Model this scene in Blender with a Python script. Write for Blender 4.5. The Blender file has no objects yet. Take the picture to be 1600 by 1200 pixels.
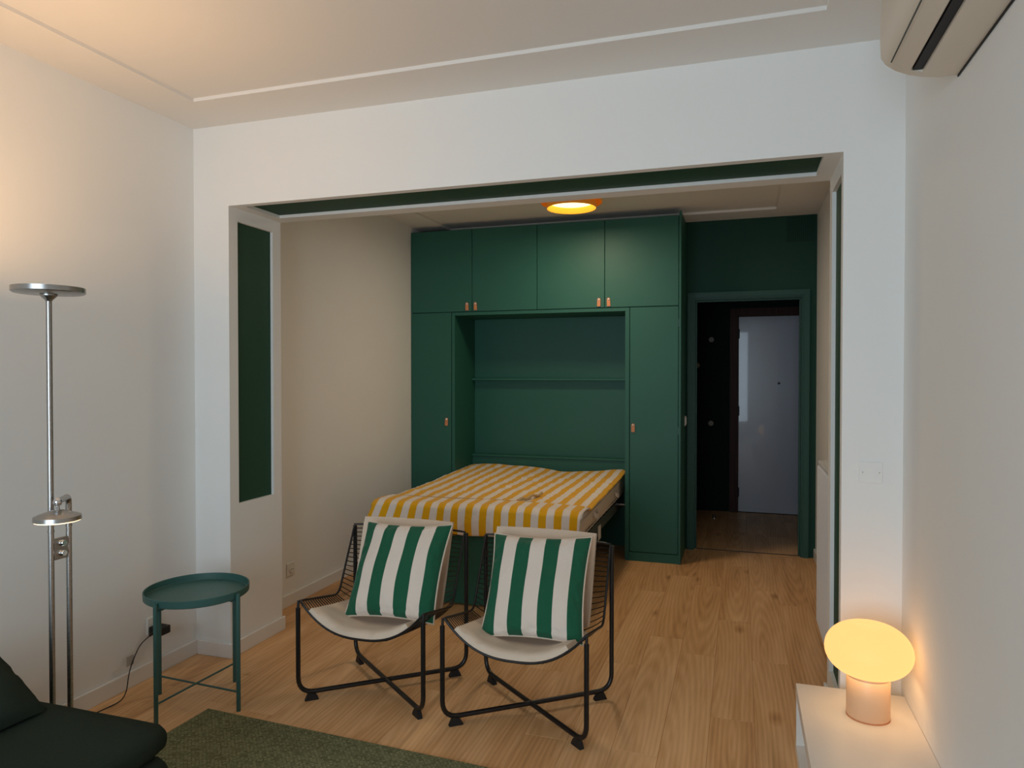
import bpy, bmesh, math, random
from mathutils import Vector, Matrix, noise

# ------------------------------------------------------------------ camera, world, light, exposure
scene = bpy.context.scene
COL = scene.collection
F_PX = 1105.0
cam_d = bpy.data.cameras.new('camera')
cam_d.sensor_width = 36.0
cam_d.lens = F_PX / 1600.0 * 36.0
cam_d.clip_start = 0.02
cam = bpy.data.objects.new('camera', cam_d)
COL.objects.link(cam)
cam.location = (0, 0, 1.5)
YAW = math.atan(357 / F_PX)
PITCH = math.atan(16 / F_PX)
cam.rotation_euler = (math.pi / 2 - PITCH, 0, YAW)
scene.camera = cam

world = bpy.data.worlds.new('world')
scene.world = world
world.use_nodes = True
wbg = world.node_tree.nodes['Background']
wbg.inputs[0].default_value = (0.62, 0.76, 1.0, 1)
wbg.inputs[1].default_value = 0.8

# daylight entering through the big window behind the photographer
sky = bpy.data.lights.new('window_daylight', 'AREA')
sky.shape = 'RECTANGLE'
sky.size = 2.5
sky.size_y = 2.2
sky.energy = 95
sky.color = (0.71, 0.88, 1.0)
sky_o = bpy.data.objects.new('window_daylight', sky)
COL.objects.link(sky_o)
sky_o.location = (-1.04, -1.86, 1.45)
sky_o.rotation_euler = (math.pi / 2, 0, 0)

vs = scene.view_settings
vs.view_transform = 'Standard'
vs.look = 'None'
vs.exposure = 0.0
vs.gamma = 1.0
vs.use_curve_mapping = False
try:
    scene.cycles.use_denoising = True
    scene.cycles.adaptive_threshold = 0.02
    scene.cycles.max_bounces = 8
    scene.cycles.diffuse_bounces = 5
    scene.cycles.sample_clamp_indirect = 8
    scene.cycles.caustics_reflective = False
    scene.cycles.caustics_refractive = False
except Exception:
    pass

# ------------------------------------------------------------------ materials
def s2l(c):
    return tuple(((v / 255.0) / 12.92 if v / 255.0 <= 0.04045 else ((v / 255.0 + 0.055) / 1.055) ** 2.4) for v in c)

def mat(name, rgb, rough=0.5, metal=0.0, var=0.0, vscale=8.0, bump=0.0, bscale=60.0, spec=0.5, coat=0.0,
        emit=None, estr=0.0, sheen=0.0):
    m = bpy.data.materials.new(name)
    m.use_nodes = True
    nt = m.node_tree
    N, L = nt.nodes, nt.links
    b = N['Principled BSDF']
    col = s2l(rgb) + (1,)
    b.inputs['Base Color'].default_value = col
    b.inputs['Roughness'].default_value = rough
    b.inputs['Metallic'].default_value = metal
    b.inputs['Specular IOR Level'].default_value = spec
    b.inputs['Coat Weight'].default_value = coat
    b.inputs['Sheen Weight'].default_value = sheen
    tc = N.new('ShaderNodeTexCoord')
    if var > 0:
        nz = N.new('ShaderNodeTexNoise')
        nz.inputs['Scale'].default_value = vscale
        nz.inputs['Detail'].default_value = 4
        L.new(tc.outputs['Object'], nz.inputs['Vector'])
        mx = N.new('ShaderNodeMix')
        mx.data_type = 'RGBA'
        lo = tuple(c * (1 - var) for c in col[:3]) + (1,)
        hi = tuple(min(1, c * (1 + var)) for c in col[:3]) + (1,)
        mx.inputs[6].default_value = lo
        mx.inputs[7].default_value = hi
        L.new(nz.outputs['Fac'], mx.inputs[0])
        L.new(mx.outputs[2], b.inputs['Base Color'])
    if bump > 0:
        n2 = N.new('ShaderNodeTexNoise')
        n2.inputs['Scale'].default_value = bscale
        n2.inputs['Detail'].default_value = 5
        L.new(tc.outputs['Object'], n2.inputs['Vector'])
        bp = N.new('ShaderNodeBump')
        bp.inputs['Strength'].default_value = bump
        bp.inputs['Distance'].default_value = 0.004
        L.new(n2.outputs['Fac'], bp.inputs['Height'])
        L.new(bp.outputs['Normal'], b.inputs['Normal'])
    if emit is not None:
        b.inputs['Emission Color'].default_value = s2l(emit) + (1,)
        b.inputs['Emission Strength'].default_value = estr
    return m

def math_node(nt, op, a=None, b=None):
    n = nt.nodes.new('ShaderNodeMath')
    n.operation = op
    for i, v in enumerate((a, b)):
        if v is None:
            continue
        if isinstance(v, (int, float)):
            n.inputs[i].default_value = v
        else:
            nt.links.new(v, n.inputs[i])
    return n.outputs[0]

def stripe_mat(name, ca, cb, period, offset, duty=0.5, back_white=False, wav=0.0, rough=0.85, bscale=900, crease=0.3):
    """woven stripes running along local Y (or Z); the stripe number follows local X"""
    m = bpy.data.materials.new(name)
    m.use_nodes = True
    nt = m.node_tree
    N, L = nt.nodes, nt.links
    b = N['Principled BSDF']
    b.inputs['Roughness'].default_value = rough
    b.inputs['Specular IOR Level'].default_value = 0.2
    b.inputs['Sheen Weight'].default_value = 0.15
    uv = N.new('ShaderNodeUVMap')
    uv.uv_map = 'cloth'
    sep = N.new('ShaderNodeSeparateXYZ')
    L.new(uv.outputs[0], sep.inputs[0])
    x = math_node(nt, 'ADD', sep.outputs[0], offset)
    x = math_node(nt, 'DIVIDE', x, period)
    fr = math_node(nt, 'FRACT', x)
    st = math_node(nt, 'LESS_THAN', fr, duty)
    if back_white:
        st = math_node(nt, 'MULTIPLY', st, math_node(nt, 'LESS_THAN', sep.outputs[1], 5.0))
    mx = N.new('ShaderNodeMix')
    mx.data_type = 'RGBA'
    mx.inputs[6].default_value = s2l(cb) + (1,)
    mx.inputs[7].default_value = s2l(ca) + (1,)
    L.new(st, mx.inputs[0])
    L.new(mx.outputs[2], b.inputs['Base Color'])
    tc = N.new('ShaderNodeTexCoord')
    n1 = N.new('ShaderNodeTexNoise')
    n1.inputs['Scale'].default_value = 14
    n1.inputs['Detail'].default_value = 6
    n1.inputs['Distortion'].default_value = 1.2
    L.new(tc.outputs['Object'], n1.inputs['Vector'])
    bp = N.new('ShaderNodeBump')
    bp.inputs['Strength'].default_value = crease
    bp.inputs['Distance'].default_value = 0.02
    L.new(n1.outputs['Fac'], bp.inputs['Height'])
    L.new(bp.outputs['Normal'], b.inputs['Normal'])
    return m

def wood_floor_mat():
    m = bpy.data.materials.new('oak_laminate')
    m.use_nodes = True
    nt = m.node_tree
    N, L = nt.nodes, nt.links
    b = N['Principled BSDF']
    b.inputs['Specular IOR Level'].default_value = 0.4
    tc = N.new('ShaderNodeTexCoord')
    oi = N.new('ShaderNodeObjectInfo')
    off = N.new('ShaderNodeCombineXYZ')
    L.new(math_node(nt, 'MULTIPLY', oi.outputs['Random'], 37.0), off.inputs[0])
    L.new(math_node(nt, 'MULTIPLY', oi.outputs['Random'], 91.0), off.inputs[1])
    va = N.new('ShaderNodeVectorMath')
    va.operation = 'ADD'
    L.new(tc.outputs['Object'], va.inputs[0])
    L.new(off.outputs[0], va.inputs[1])
    def scaled(sx, sy):
        mp = N.new('ShaderNodeMapping')
        mp.inputs['Scale'].default_value = (sx, sy, 1)
        L.new(va.outputs[0], mp.inputs['Vector'])
        return mp.outputs[0]
    # broad figure
    n1 = N.new('ShaderNodeTexNoise')
    n1.inputs['Scale'].default_value = 1.0
    n1.inputs['Detail'].default_value = 6
    n1.inputs['Distortion'].default_value = 0.5
    L.new(scaled(11, 1.0), n1.inputs['Vector'])
    # fine fibre
    n2 = N.new('ShaderNodeTexNoise')
    n2.inputs['Scale'].default_value = 1.0
    n2.inputs['Detail'].default_value = 6
    L.new(scaled(120, 4), n2.inputs['Vector'])
    # cathedral rings
    wv = N.new('ShaderNodeTexWave')
    wv.wave_type = 'RINGS'
    wv.rings_direction = 'Z'
    wv.inputs['Scale'].default_value = 1.0
    wv.inputs['Distortion'].default_value = 3.0
    wv.inputs['Detail'].default_value = 3
    wv.inputs['Detail Scale'].default_value = 0.8
    off2 = N.new('ShaderNodeCombineXYZ')
    r1 = math_node(nt, 'FRACT', math_node(nt, 'MULTIPLY', oi.outputs['Random'], 17.3))
    L.new(math_node(nt, 'MULTIPLY', math_node(nt, 'SUBTRACT', r1, 0.5), 0.30), off2.inputs[0])
    L.new(math_node(nt, 'MULTIPLY', math_node(nt, 'SUBTRACT', oi.outputs['Random'], 0.5), 1.8), off2.inputs[1])
    vb = N.new('ShaderNodeVectorMath')
    vb.operation = 'ADD'
    L.new(tc.outputs['Object'], vb.inputs[0])
    L.new(off2.outputs[0], vb.inputs[1])
    mp2 = N.new('ShaderNodeMapping')
    mp2.inputs['Scale'].default_value = (16, 1.3, 1)
    L.new(vb.outputs[0], mp2.inputs['Vector'])
    L.new(mp2.outputs[0], wv.inputs['Vector'])
    # knots
    vo = N.new('ShaderNodeTexVoronoi')
    vo.inputs['Scale'].default_value = 1.0
    L.new(scaled(4.4, 1.9), vo.inputs['Vector'])
    kn = N.new('ShaderNodeMapRange')
    kn.inputs['From Min'].default_value = 0.02
    kn.inputs['From Max'].default_value = 0.17
    kn.inputs['To Min'].default_value = 1.0
    kn.inputs['To Max'].default_value = 0.0
    L.new(vo.outputs['Distance'], kn.inputs['Value'])
    s = math_node(nt, 'MULTIPLY', n1.outputs['Fac'], 0.62)
    s = math_node(nt, 'ADD', s, math_node(nt, 'MULTIPLY', n2.outputs['Fac'], 0.3))
    s = math_node(nt, 'ADD', s, math_node(nt, 'MULTIPLY', wv.outputs['Fac'], 0.10))
    s = math_node(nt, 'ADD', s, math_node(nt, 'MULTIPLY', oi.outputs['Random'], 0.12))
    s = math_node(nt, 'SUBTRACT', s, math_node(nt, 'MULTIPLY', kn.outputs[0], 0.28))
    cr = N.new('ShaderNodeValToRGB')
    L.new(s, cr.inputs['Fac'])
    e = cr.color_ramp.elements
    e[0].position = 0.18
    e[0].color = s2l((136, 92, 56)) + (1,)
    e[1].position = 0.78
    e[1].color = s2l((240, 196, 146)) + (1,)
    mid = cr.color_ramp.elements.new(0.48)
    mid.color = s2l((210, 160, 108)) + (1,)
    L.new(cr.outputs['Color'], b.inputs['Base Color'])
    rr = N.new('ShaderNodeMapRange')
    rr.inputs['To Min'].default_value = 0.38
    rr.inputs['To Max'].default_value = 0.55
    L.new(n2.outputs['Fac'], rr.inputs['Value'])
    L.new(rr.outputs[0], b.inputs['Roughness'])
    bp = N.new('ShaderNodeBump')
    bp.inputs['Strength'].default_value = 0.10
    bp.inputs['Distance'].default_value = 0.002
    L.new(n2.outputs['Fac'], bp.inputs['Height'])
    L.new(bp.outputs['Normal'], b.inputs['Normal'])
    return m

def dark_wood_mat():
    m = mat('dark_stained_wood', (72, 44, 34), 0.55, spec=0.2)
    nt = m.node_tree
    N, L = nt.nodes, nt.links
    tc = N.new('ShaderNodeTexCoord')
    mp = N.new('ShaderNodeMapping')
    mp.inputs['Scale'].default_value = (60, 60, 3)
    L.new(tc.outputs['Object'], mp.inputs['Vector'])
    nz = N.new('ShaderNodeTexNoise')
    nz.inputs['Scale'].default_value = 1
    nz.inputs['Detail'].default_value = 5
    L.new(mp.outputs[0], nz.inputs['Vector'])
    cr = N.new('ShaderNodeValToRGB')
    cr.color_ramp.elements[0].color = s2l((36, 19, 14)) + (1,)
    cr.color_ramp.elements[1].color = s2l((78, 46, 34)) + (1,)
    L.new(nz.outputs['Fac'], cr.inputs['Fac'])
    L.new(cr.outputs['Color'], N['Principled BSDF'].inputs['Base Color'])
    return m

def brushed_mat(name, rgb, rough=0.3):
    m = mat(name, rgb, rough, 1.0)
    nt = m.node_tree
    N, L = nt.nodes, nt.links
    tc = N.new('ShaderNodeTexCoord')
    mp = N.new('ShaderNodeMapping')
    mp.inputs['Scale'].default_value = (3, 3, 1200)
    L.new(tc.outputs['Object'], mp.inputs['Vector'])
    nz = N.new('ShaderNodeTexNoise')
    nz.inputs['Scale'].default_value = 1
    L.new(mp.outputs[0], nz.inputs['Vector'])
    rr = N.new('ShaderNodeMapRange')
    rr.inputs['To Min'].default_value = rough - 0.08
    rr.inputs['To Max'].default_value = rough + 0.10
    L.new(nz.outputs['Fac'], rr.inputs['Value'])
    L.new(rr.outputs[0], N['Principled BSDF'].inputs['Roughness'])
    return m

def rug_mat():
    m = mat('woven_green_rug', (58, 68, 46), 0.95, spec=0.1)
    nt = m.node_tree
    N, L = nt.nodes, nt.links
    tc = N.new('ShaderNodeTexCoord')
    mp = N.new('ShaderNodeMapping')
    mp.inputs['Rotation'].default_value = (0, 0, math.radians(45))
    mp.inputs['Scale'].default_value = (75, 75, 75)
    L.new(tc.outputs['Object'], mp.inputs['Vector'])
    ck = N.new('ShaderNodeTexVoronoi')
    ck.distance = 'CHEBYCHEV'
    ck.inputs['Scale'].default_value = 1.0
    ck.inputs['Randomness'].default_value = 0.25
    L.new(mp.outputs[0], ck.inputs['Vector'])
    nz = N.new('ShaderNodeTexNoise')
    nz.inputs['Scale'].default_value = 260
    L.new(tc.outputs['Object'], nz.inputs['Vector'])
    ad = math_node(nt, 'ADD', ck.outputs['Distance'], math_node(nt, 'MULTIPLY', nz.outputs['Fac'], 0.5))
    cr = N.new('ShaderNodeValToRGB')
    cr.color_ramp.elements[0].position = 0.3
    cr.color_ramp.elements[0].color = s2l((162, 164, 126)) + (1,)
    cr.color_ramp.elements[1].position = 0.85
    cr.color_ramp.elements[1].color = s2l((80, 82, 56)) + (1,)
    L.new(ad, cr.inputs['Fac'])
    L.new(cr.outputs['Color'], N['Principled BSDF'].inputs['Base Color'])
    bp = N.new('ShaderNodeBump')
    bp.inputs['Strength'].default_value = 0.8
    bp.inputs['Distance'].default_value = 0.006
    bp.invert = True
    L.new(ad, bp.inputs['Height'])
    L.new(bp.outputs['Normal'], N['Principled BSDF'].inputs['Normal'])
    return m

def pane_mat():
    m = bpy.data.materials.new('window_glass')
    m.use_nodes = True
    nt = m.node_tree
    N, L = nt.nodes, nt.links
    for n in list(N):
        if n.type != 'OUTPUT_MATERIAL':
            N.remove(n)
    t = N.new('ShaderNodeBsdfTransparent')
    g = N.new('ShaderNodeBsdfGlossy')
    g.inputs['Roughness'].default_value = 0.02
    fr = N.new('ShaderNodeFresnel')
    mx = N.new('ShaderNodeMixShader')
    L.new(fr.outputs[0], mx.inputs[0])
    L.new(t.outputs[0], mx.inputs[1])
    L.new(g.outputs[0], mx.inputs[2])
    L.new(mx.outputs[0], N['Material Output'].inputs[0])
    return m

M = {}
M['wall'] = mat('white_wall_paint', (238, 238, 235), 0.75, bump=0.04, bscale=160, var=0.015, vscale=3, spec=0.25)
M['ceil'] = mat('white_ceiling_paint', (234, 231, 226), 0.85, bump=0.03, bscale=120, spec=0.2)
M['trim'] = mat('white_trim_paint', (232, 230, 226), 0.4, spec=0.4)
M['green'] = mat('dark_green_paint', (38, 92, 78), 0.5, bump=0.05, bscale=220, var=0.05, vscale=3, spec=0.35)
M['greenwall'] = mat('dark_green_wall_paint', (30, 66, 54), 0.7, bump=0.06, bscale=160, var=0.05, vscale=4, spec=0.25)
M['casing'] = mat('dark_green_casing_paint', (33, 74, 61), 0.5, bump=0.04, bscale=200, spec=0.35)
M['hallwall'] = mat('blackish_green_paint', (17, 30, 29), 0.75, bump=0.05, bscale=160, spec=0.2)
M['panelgreen'] = mat('deep_green_panel_paint', (36, 74, 56), 0.6, bump=0.05, bscale=200, var=0.06, vscale=5, spec=0.25)
M['wood'] = wood_floor_mat()
M['joint'] = mat('floor_joint_brown', (70, 48, 32), 0.8)
M['strip'] = mat('threshold_strip_grey', (60, 56, 54), 0.4, metal=0.6)
M['darkwood'] = dark_wood_mat()
M['doorgrey'] = mat('glossy_grey_door_lacquer', (168, 168, 176), 0.26, bump=0.06, bscale=4, var=0.03, vscale=2, coat=0.5)
M['leather'] = mat('tan_leather', (196, 128, 84), 0.55, var=0.12, vscale=60, bump=0.15, bscale=500)
M['nickel'] = mat('nickel', (210, 208, 204), 0.22, metal=1.0)
M['steel'] = brushed_mat('brushed_steel', (176, 172, 168), 0.28)
M['chrome'] = mat('chrome', (225, 225, 228), 0.08, metal=1.0)
M['black'] = mat('black_powder_coated_steel', (16, 16, 18), 0.35, spec=0.5, bump=0.04, bscale=600)
M['rubber'] = mat('black_rubber', (14, 14, 15), 0.6)
M['cream'] = mat('cream_cotton', (224, 205, 184), 0.9, var=0.03, vscale=20, bump=0.35, bscale=26, spec=0.15, sheen=0.15)
M['tablegreen'] = mat('petrol_green_coated_steel', (58, 98, 92), 0.42, bump=0.05, bscale=500, spec=0.5)
M['sofa'] = mat('dark_green_sofa_cloth', (46, 54, 46), 0.95, var=0.2, vscale=300, bump=0.4, bscale=700, spec=0.05)
M['rug'] = rug_mat()
M['mattress'] = mat('off_white_ticking', (216, 208, 196), 0.85, bump=0.3, bscale=30, spec=0.15)
M['rail'] = mat('grey_green_bed_steel', (86, 92, 88), 0.45, metal=0.3)
M['slat'] = mat('birch_slat', (150, 112, 72), 0.5, var=0.1, vscale=30)
M['cord'] = mat('natural_cotton_cord', (196, 168, 126), 0.9, bump=0.5, bscale=300)
M['white'] = mat('white_lacquer', (236, 230, 222), 0.35, spec=0.4)
M['plastic'] = mat('white_plastic', (228, 226, 220), 0.4)
M['hook'] = mat('grey_enamel_hook', (150, 150, 138), 0.5)
M['rivet'] = mat('pale_rivet', (236, 234, 228), 0.25, metal=0.3)
M['tagpaper'] = mat('grey_paper_tag', (176, 172, 164), 0.8)
M['acwhite'] = mat('warm_white_plastic', (222, 212, 196), 0.45)
M['slot'] = mat('black_air_outlet', (10, 10, 16), 0.6)
M['rad'] = mat('white_radiator_enamel', (222, 222, 222), 0.35)
M['lampbase'] = mat('pale_apricot_ceramic', (226, 186, 150), 0.4)
M['glow'] = mat('opal_glass_lit', (110, 90, 60), 0.55, spec=0.2, emit=(255, 184, 110), estr=1.45)
M['ledglow'] = mat('led_panel_lit', (255, 236, 205), 0.5, emit=(255, 206, 140), estr=2.0)
M['readglow'] = mat('reading_light_lit', (255, 236, 205), 0.5, emit=(255, 226, 180), estr=1.6)
M['brass'] = mat('golden_lampshade', (232, 152, 44), 0.45, emit=(236, 146, 36), estr=0.12)
M['brassin'] = mat('golden_lampshade_inside', (252, 196, 56), 0.5)
M['bulb'] = mat('lit_bulb_diffuser', (255, 240, 200), 0.5, emit=(255, 230, 160), estr=2.4)
M['glass'] = pane_mat()
M['pillow'] = stripe_mat('green_white_awning_stripe', (30, 92, 66), (232, 218, 204), 0.46 / 3.5, 0.23, 0.5, back_white=True)
M['cover'] = stripe_mat('yellow_white_awning_stripe', (232, 172, 16), (232, 222, 212), 0.0975, 0.03, 0.50, crease=0.35)

# ------------------------------------------------------------------ mesh building
class MB:
    def __init__(self):
        self.v, self.f, self.uv, self.flat = [], [], None, False
    def add(self, vs, fs):
        o = len(self.v)
        self.v += [tuple(p) for p in vs]
        self.f += [tuple(i + o for i in q) for q in fs]
        return self
    def box(self, x0, x1, y0, y1, z0, z1, rot=None, at=None):
        p = [(x, y, z) for z in (z0, z1) for y in (y0, y1) for x in (x0, x1)]
        if rot is not None:
            p = [tuple(rot @ Vector(q)) for q in p]
        if at is not None:
            p = [tuple(Vector(q) + Vector(at)) for q in p]
        return self.add(p, [(0, 2, 3, 1), (4, 5, 7, 6), (0, 1, 5, 4), (2, 6, 7, 3), (0, 4, 6, 2), (1, 3, 7, 5)])
    def rbox(self, x0, x1, y0, y1, z0, z1, r=0.005, seg=2):
        bm = bmesh.new()
        bmesh.ops.create_cube(bm, size=1)
        self.flat = True
        for v in bm.verts:
            v.co = Vector((x0 + (v.co.x + .5) * (x1 - x0), y0 + (v.co.y + .5) * (y1 - y0), z0 + (v.co.z + .5) * (z1 - z0)))
        bmesh.ops.bevel(bm, geom=bm.edges[:], offset=r, segments=seg, affect='EDGES', profile=0.5)
        bm.verts.index_update()
        self.add([tuple(v.co) for v in bm.verts], [tuple(v.index for v in f.verts) for f in bm.faces])
        bm.free()
        return self
    def prism(self, prof, axis, a0, a1):
        """profile of 2D points extruded along an axis (0,1,2)"""
        n = len(prof)
        def mk(p, a):
            return {0: (a, p[0], p[1]), 1: (p[0], a, p[1]), 2: (p[0], p[1], a)}[axis]
        vs = [mk(p, a0) for p in prof] + [mk(p, a1) for p in prof]
        fs = [(i, (i + 1) % n, n + (i + 1) % n, n + i) for i in range(n)]
        fs += [tuple(range(n))[::-1], tuple(range(n, 2 * n))]
        return self.add(vs, fs)
    def lathe(self, prof, at=(0, 0, 0), seg=40, rot=None, cap=True):
        """profile of (radius, z), turned about z"""
        vs, fs = [], []
        n = len(prof)
        for k in range(seg):
            a = 2 * math.pi * k / seg
            for r, z in prof:
                p = Vector((r * math.cos(a), r * math.sin(a), z))
                if rot is not None:
                    p = rot @ p
                vs.append(tuple(p + Vector(at)))
        for k in range(seg):
            for i in range(n - 1):
                a, b = k * n + i, ((k + 1) % seg) * n + i
                fs.append((a, b, b + 1, a + 1))
        if cap:
            if prof[0][0] > 1e-5:
                fs.append(tuple(k * n for k in range(seg))[::-1])
            if prof[-1][0] > 1e-5:
                fs.append(tuple(k * n + n - 1 for k in range(seg)))
        return self.add(vs, fs)
    def tube(self, path, r, seg=10, closed=False):
        pts = [Vector(p) for p in path]
        n = len(pts)
        tans = []
        for i in range(n):
            if closed:
                t = pts[(i + 1) % n] - pts[i - 1]
            else:
                t = pts[min(i + 1, n - 1)] - pts[max(i - 1, 0)]
            tans.append(t.normalized())
        up = Vector((0, 0, 1)) if abs(tans[0].z) < 0.9 else Vector((1, 0, 0))
        nrm = (up - tans[0] * up.dot(tans[0])).normalized()
        vs, fs = [], []
        for i in range(n):
            if i:
                q = tans[i - 1].rotation_difference(tans[i])
                nrm = q @ nrm
                nrm = (nrm - tans[i] * nrm.dot(tans[i])).normalized()
            bn = tans[i].cross(nrm)
            rr = r[i] if isinstance(r, (list, tuple)) else r
            for k in range(seg):
                a = 2 * math.pi * k / seg
                vs.append(tuple(pts[i] + (nrm * math.cos(a) + bn * math.sin(a)) * rr))
        m = n if closed else n - 1
        for i in range(m):
            for k in range(seg):
                a, b = i * seg + k, i * seg + (k + 1) % seg
                c, d = ((i + 1) % n) * seg + (k + 1) % seg, ((i + 1) % n) * seg + k
                fs.append((a, b, c, d))
        if not closed:
            fs.append(tuple(range(seg))[::-1])
            fs.append(tuple(range((n - 1) * seg, n * seg)))
        return self.add(vs, fs)
    def grid(self, nu, nv, fn):
        o = [fn(i / nu, j / nv) for j in range(nv + 1) for i in range(nu + 1)]
        w = nu + 1
        return self.add(o, [(j * w + i, j * w + i + 1, (j + 1) * w + i + 1, (j + 1) * w + i) for j in range(nv) for i in range(nu)])
    def build(self, name, m, parent=None, smooth=None, loc=None, fix=True):
        me = bpy.data.meshes.new(name)
        me.from_pydata(self.v, [], self.f)
        if fix:
            bm = bmesh.new()
            bm.from_mesh(me)
            bmesh.ops.recalc_face_normals(bm, faces=bm.faces[:])
            bm.to_mesh(me)
            bm.free()
        if self.uv is not None:
            lay = me.uv_layers.new(name='cloth')
            for lp in me.loops:
                lay.data[lp.index].uv = self.uv[lp.vertex_index]
        if smooth is not None and not self.flat:
            me.polygons.foreach_set('use_smooth', [True] * len(me.polygons))
            if smooth < 170:
                me.set_sharp_from_angle(angle=math.radians(smooth))
        me.materials.append(m)
        o = bpy.data.objects.new(name, me)
        COL.objects.link(o)
        if parent is not None:
            o.parent = parent
        if loc is not None:
            o.location = loc
        return o

def fillet(pts, r, seg=6):
    P = [Vector(p) for p in pts]
    out = [P[0]]
    for i in range(1, len(P) - 1):
        a, b, c = P[i - 1], P[i], P[i + 1]
        d1, d2 = (a - b).normalized(), (c - b).normalized()
        rr = min(r, (a - b).length * .49, (c - b).length * .49)
        p, q = b + d1 * rr, b + d2 * rr
        for k in range(seg + 1):
            t = k / seg
            out.append(p * (1 - t) ** 2 + b * 2 * t * (1 - t) + q * t * t)
    out.append(P[-1])
    return out

def tag(o, label, cat, group=None, kind=None):
    o['label'] = label
    o['category'] = cat
    if group:
        o['group'] = group
    if kind:
        o['kind'] = kind
    return o

def thing(name, label, cat, loc=(0, 0, 0), rz=0.0, group=None, kind=None):
    o = bpy.data.objects.new(name, None)
    o.empty_display_size = 0.1
    COL.objects.link(o)
    o.location = loc
    o.rotation_euler = (0, 0, rz)
    return tag(o, label, cat, group, kind)

def B(*a):
    return MB().box(*a)

def RB(*a, r=0.004, seg=2):
    return MB().rbox(*a, r=r, seg=seg)

# ------------------------------------------------------------------ the room shell
XL, XR, XA = -2.775, 0.602, 0.585       # left wall, right wall, right wall of the alcove
YF, YP = 3.076, 3.515                   # front and back of the partition
YB, YN = 6.21, -1.70                    # back wall of the alcove, window wall behind the camera
ZC, ZA = 2.80, 2.79                     # ceilings
OX0, OX1, OZ = -2.552, 0.384, 2.378     # opening in the partition
HB = 8.04                               # back of the hall
rnd = random.Random(7)

def st(o, label, cat):
    return tag(o, label, cat, kind='structure')

# floor with its planks
fl = st(B(XL - .1, 1.32, YN - .1, HB + .1, -0.06, -0.012).build('floor', M['joint']), 'warm oak laminate plank floor running towards the bed alcove', 'floor')
PWID, PLEN = 0.183, 1.285
def plank(x0, x1, y0, y1):
    g, c = 0.0003, 0.0009
    x0 += g; x1 -= g; y0 += g; y1 -= g
    cx, cy = (x0 + x1) / 2, (y0 + y1) / 2
    hx, hy = (x1 - x0) / 2, (y1 - y0) / 2
    vs = [(-hx, -hy, -.012), (hx, -hy, -.012), (hx, hy, -.012), (-hx, hy, -.012),
          (-hx, -hy, -c), (hx, -hy, -c), (hx, hy, -c), (-hx, hy, -c),
          (-hx + c, -hy + c, 0), (hx - c, -hy + c, 0), (hx - c, hy - c, 0), (-hx + c, hy - c, 0)]
    fs = [(8, 9, 10, 11)]
    for a in (0, 4):
        for i in range(4):
            j = (i + 1) % 4
            fs.append((a + i, a + j, a + 4 + j, a + 4 + i))
    o = MB().add(vs, fs).build('plank', M['wood'], fl, loc=(cx, cy, 0), fix=False)
    return o
def lay(xa, xb, ya, yb, seed):
    r = random.Random(seed)
    k0 = math.floor((xa - 0.064) / PWID)
    k = k0
    while 0.064 + k * PWID < xb:
        x0, x1 = max(xa, 0.064 + k * PWID), min(xb, 0.064 + (k + 1) * PWID)
        y = ya - r.uniform(0.05, 1.0) * PLEN
        while y < yb:
            a, b = max(ya, y), min(yb, y + PLEN)
            if b - a > 0.03 and x1 - x0 > 0.01:
                plank(x0, x1, a, b)
            y += PLEN
        k += 1
lay(XL, XR, YN, YB + 0.03, 3)
lay(-1.0, 1.2, YB + 0.045, HB, 5)
B(-.05, .82, HB, HB + .06, -.012, .0).build('door_sill', M['darkwood'], fl)
B(-0.36, 0.47, YB + 0.03, YB + 0.045, -0.012, 0.003).build('threshold_strip', M['strip'], fl)

# walls
st(B(XL - .12, XL, YN, YB, 0, 2.96).build('wall_left', M['wall']), 'long white wall on the left behind the floor lamp', 'wall')
st(B(XR, XR + .12, YN, YF, 0, 2.96).build('wall_right', M['wall']), 'white wall on the right below the air conditioner', 'wall')
st(B(XA, XA + .12, YP, YB, 0, 2.96).build('wall_alcove_right', M['wall']), 'right side wall of the alcove behind the radiator', 'wall')

RD = 0.02
def frame_slabs(mb, axis, a0, a1, u0, u1, v0, v1, hu0, hu1, hv0, hv1):
    """four slabs around a hole; axis = slab normal, u/v the other two axes in order"""
    for (p0, p1, q0, q1) in ((u0, u1, v0, hv0), (u0, u1, hv1, v1), (u0, hu0, hv0, hv1), (hu1, u1, hv0, hv1)):
        if p1 - p0 < 1e-4 or q1 - q0 < 1e-4:
            continue
        if axis == 0:
            mb.box(a0, a1, p0, p1, q0, q1)
        else:
            mb.box(p0, p1, q0, q1, a0, a1)
pw = MB()
pw.box(XL, OX0 - RD, YF, YP, 0, ZC + .1)
frame_slabs(pw, 0, OX0 - RD, OX0, YF, YP, 0, OZ, 3.145, 3.442, 0.806, 2.310)
pw.box(OX1 + RD, XR + .02, YF, YP, 0, ZC + .1)
frame_slabs(pw, 0, OX1, OX1 + RD, YF, YP, 0, OZ, 3.131, 3.435, 0.168, 2.306)
pw.box(OX0 - RD, OX1 + RD, YF, YP, OZ + RD, ZC + .1)
frame_slabs(pw, 2, OZ, OZ + RD, OX0 - RD, OX1 + RD, YF, YP, -2.482, 0.317, 3.122, 3.412)
wp = st(pw.build('wall_partition', M['wall']), 'white wall with the wide opening into the bed alcove', 'wall')
B(OX0 - RD, OX0 - RD + .003, 3.145, 3.442, 0.806, 2.310).build('recessed_panel', M['panelgreen'], wp)
B(OX1 + RD - .003, OX1 + RD, 3.131, 3.435, 0.168, 2.306).build('recessed_panel', M['panelgreen'], wp)
B(-2.482, 0.317, 3.122, 3.412, OZ + RD - .003, OZ + RD).build('recessed_panel', M['panelgreen'], wp)

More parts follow.
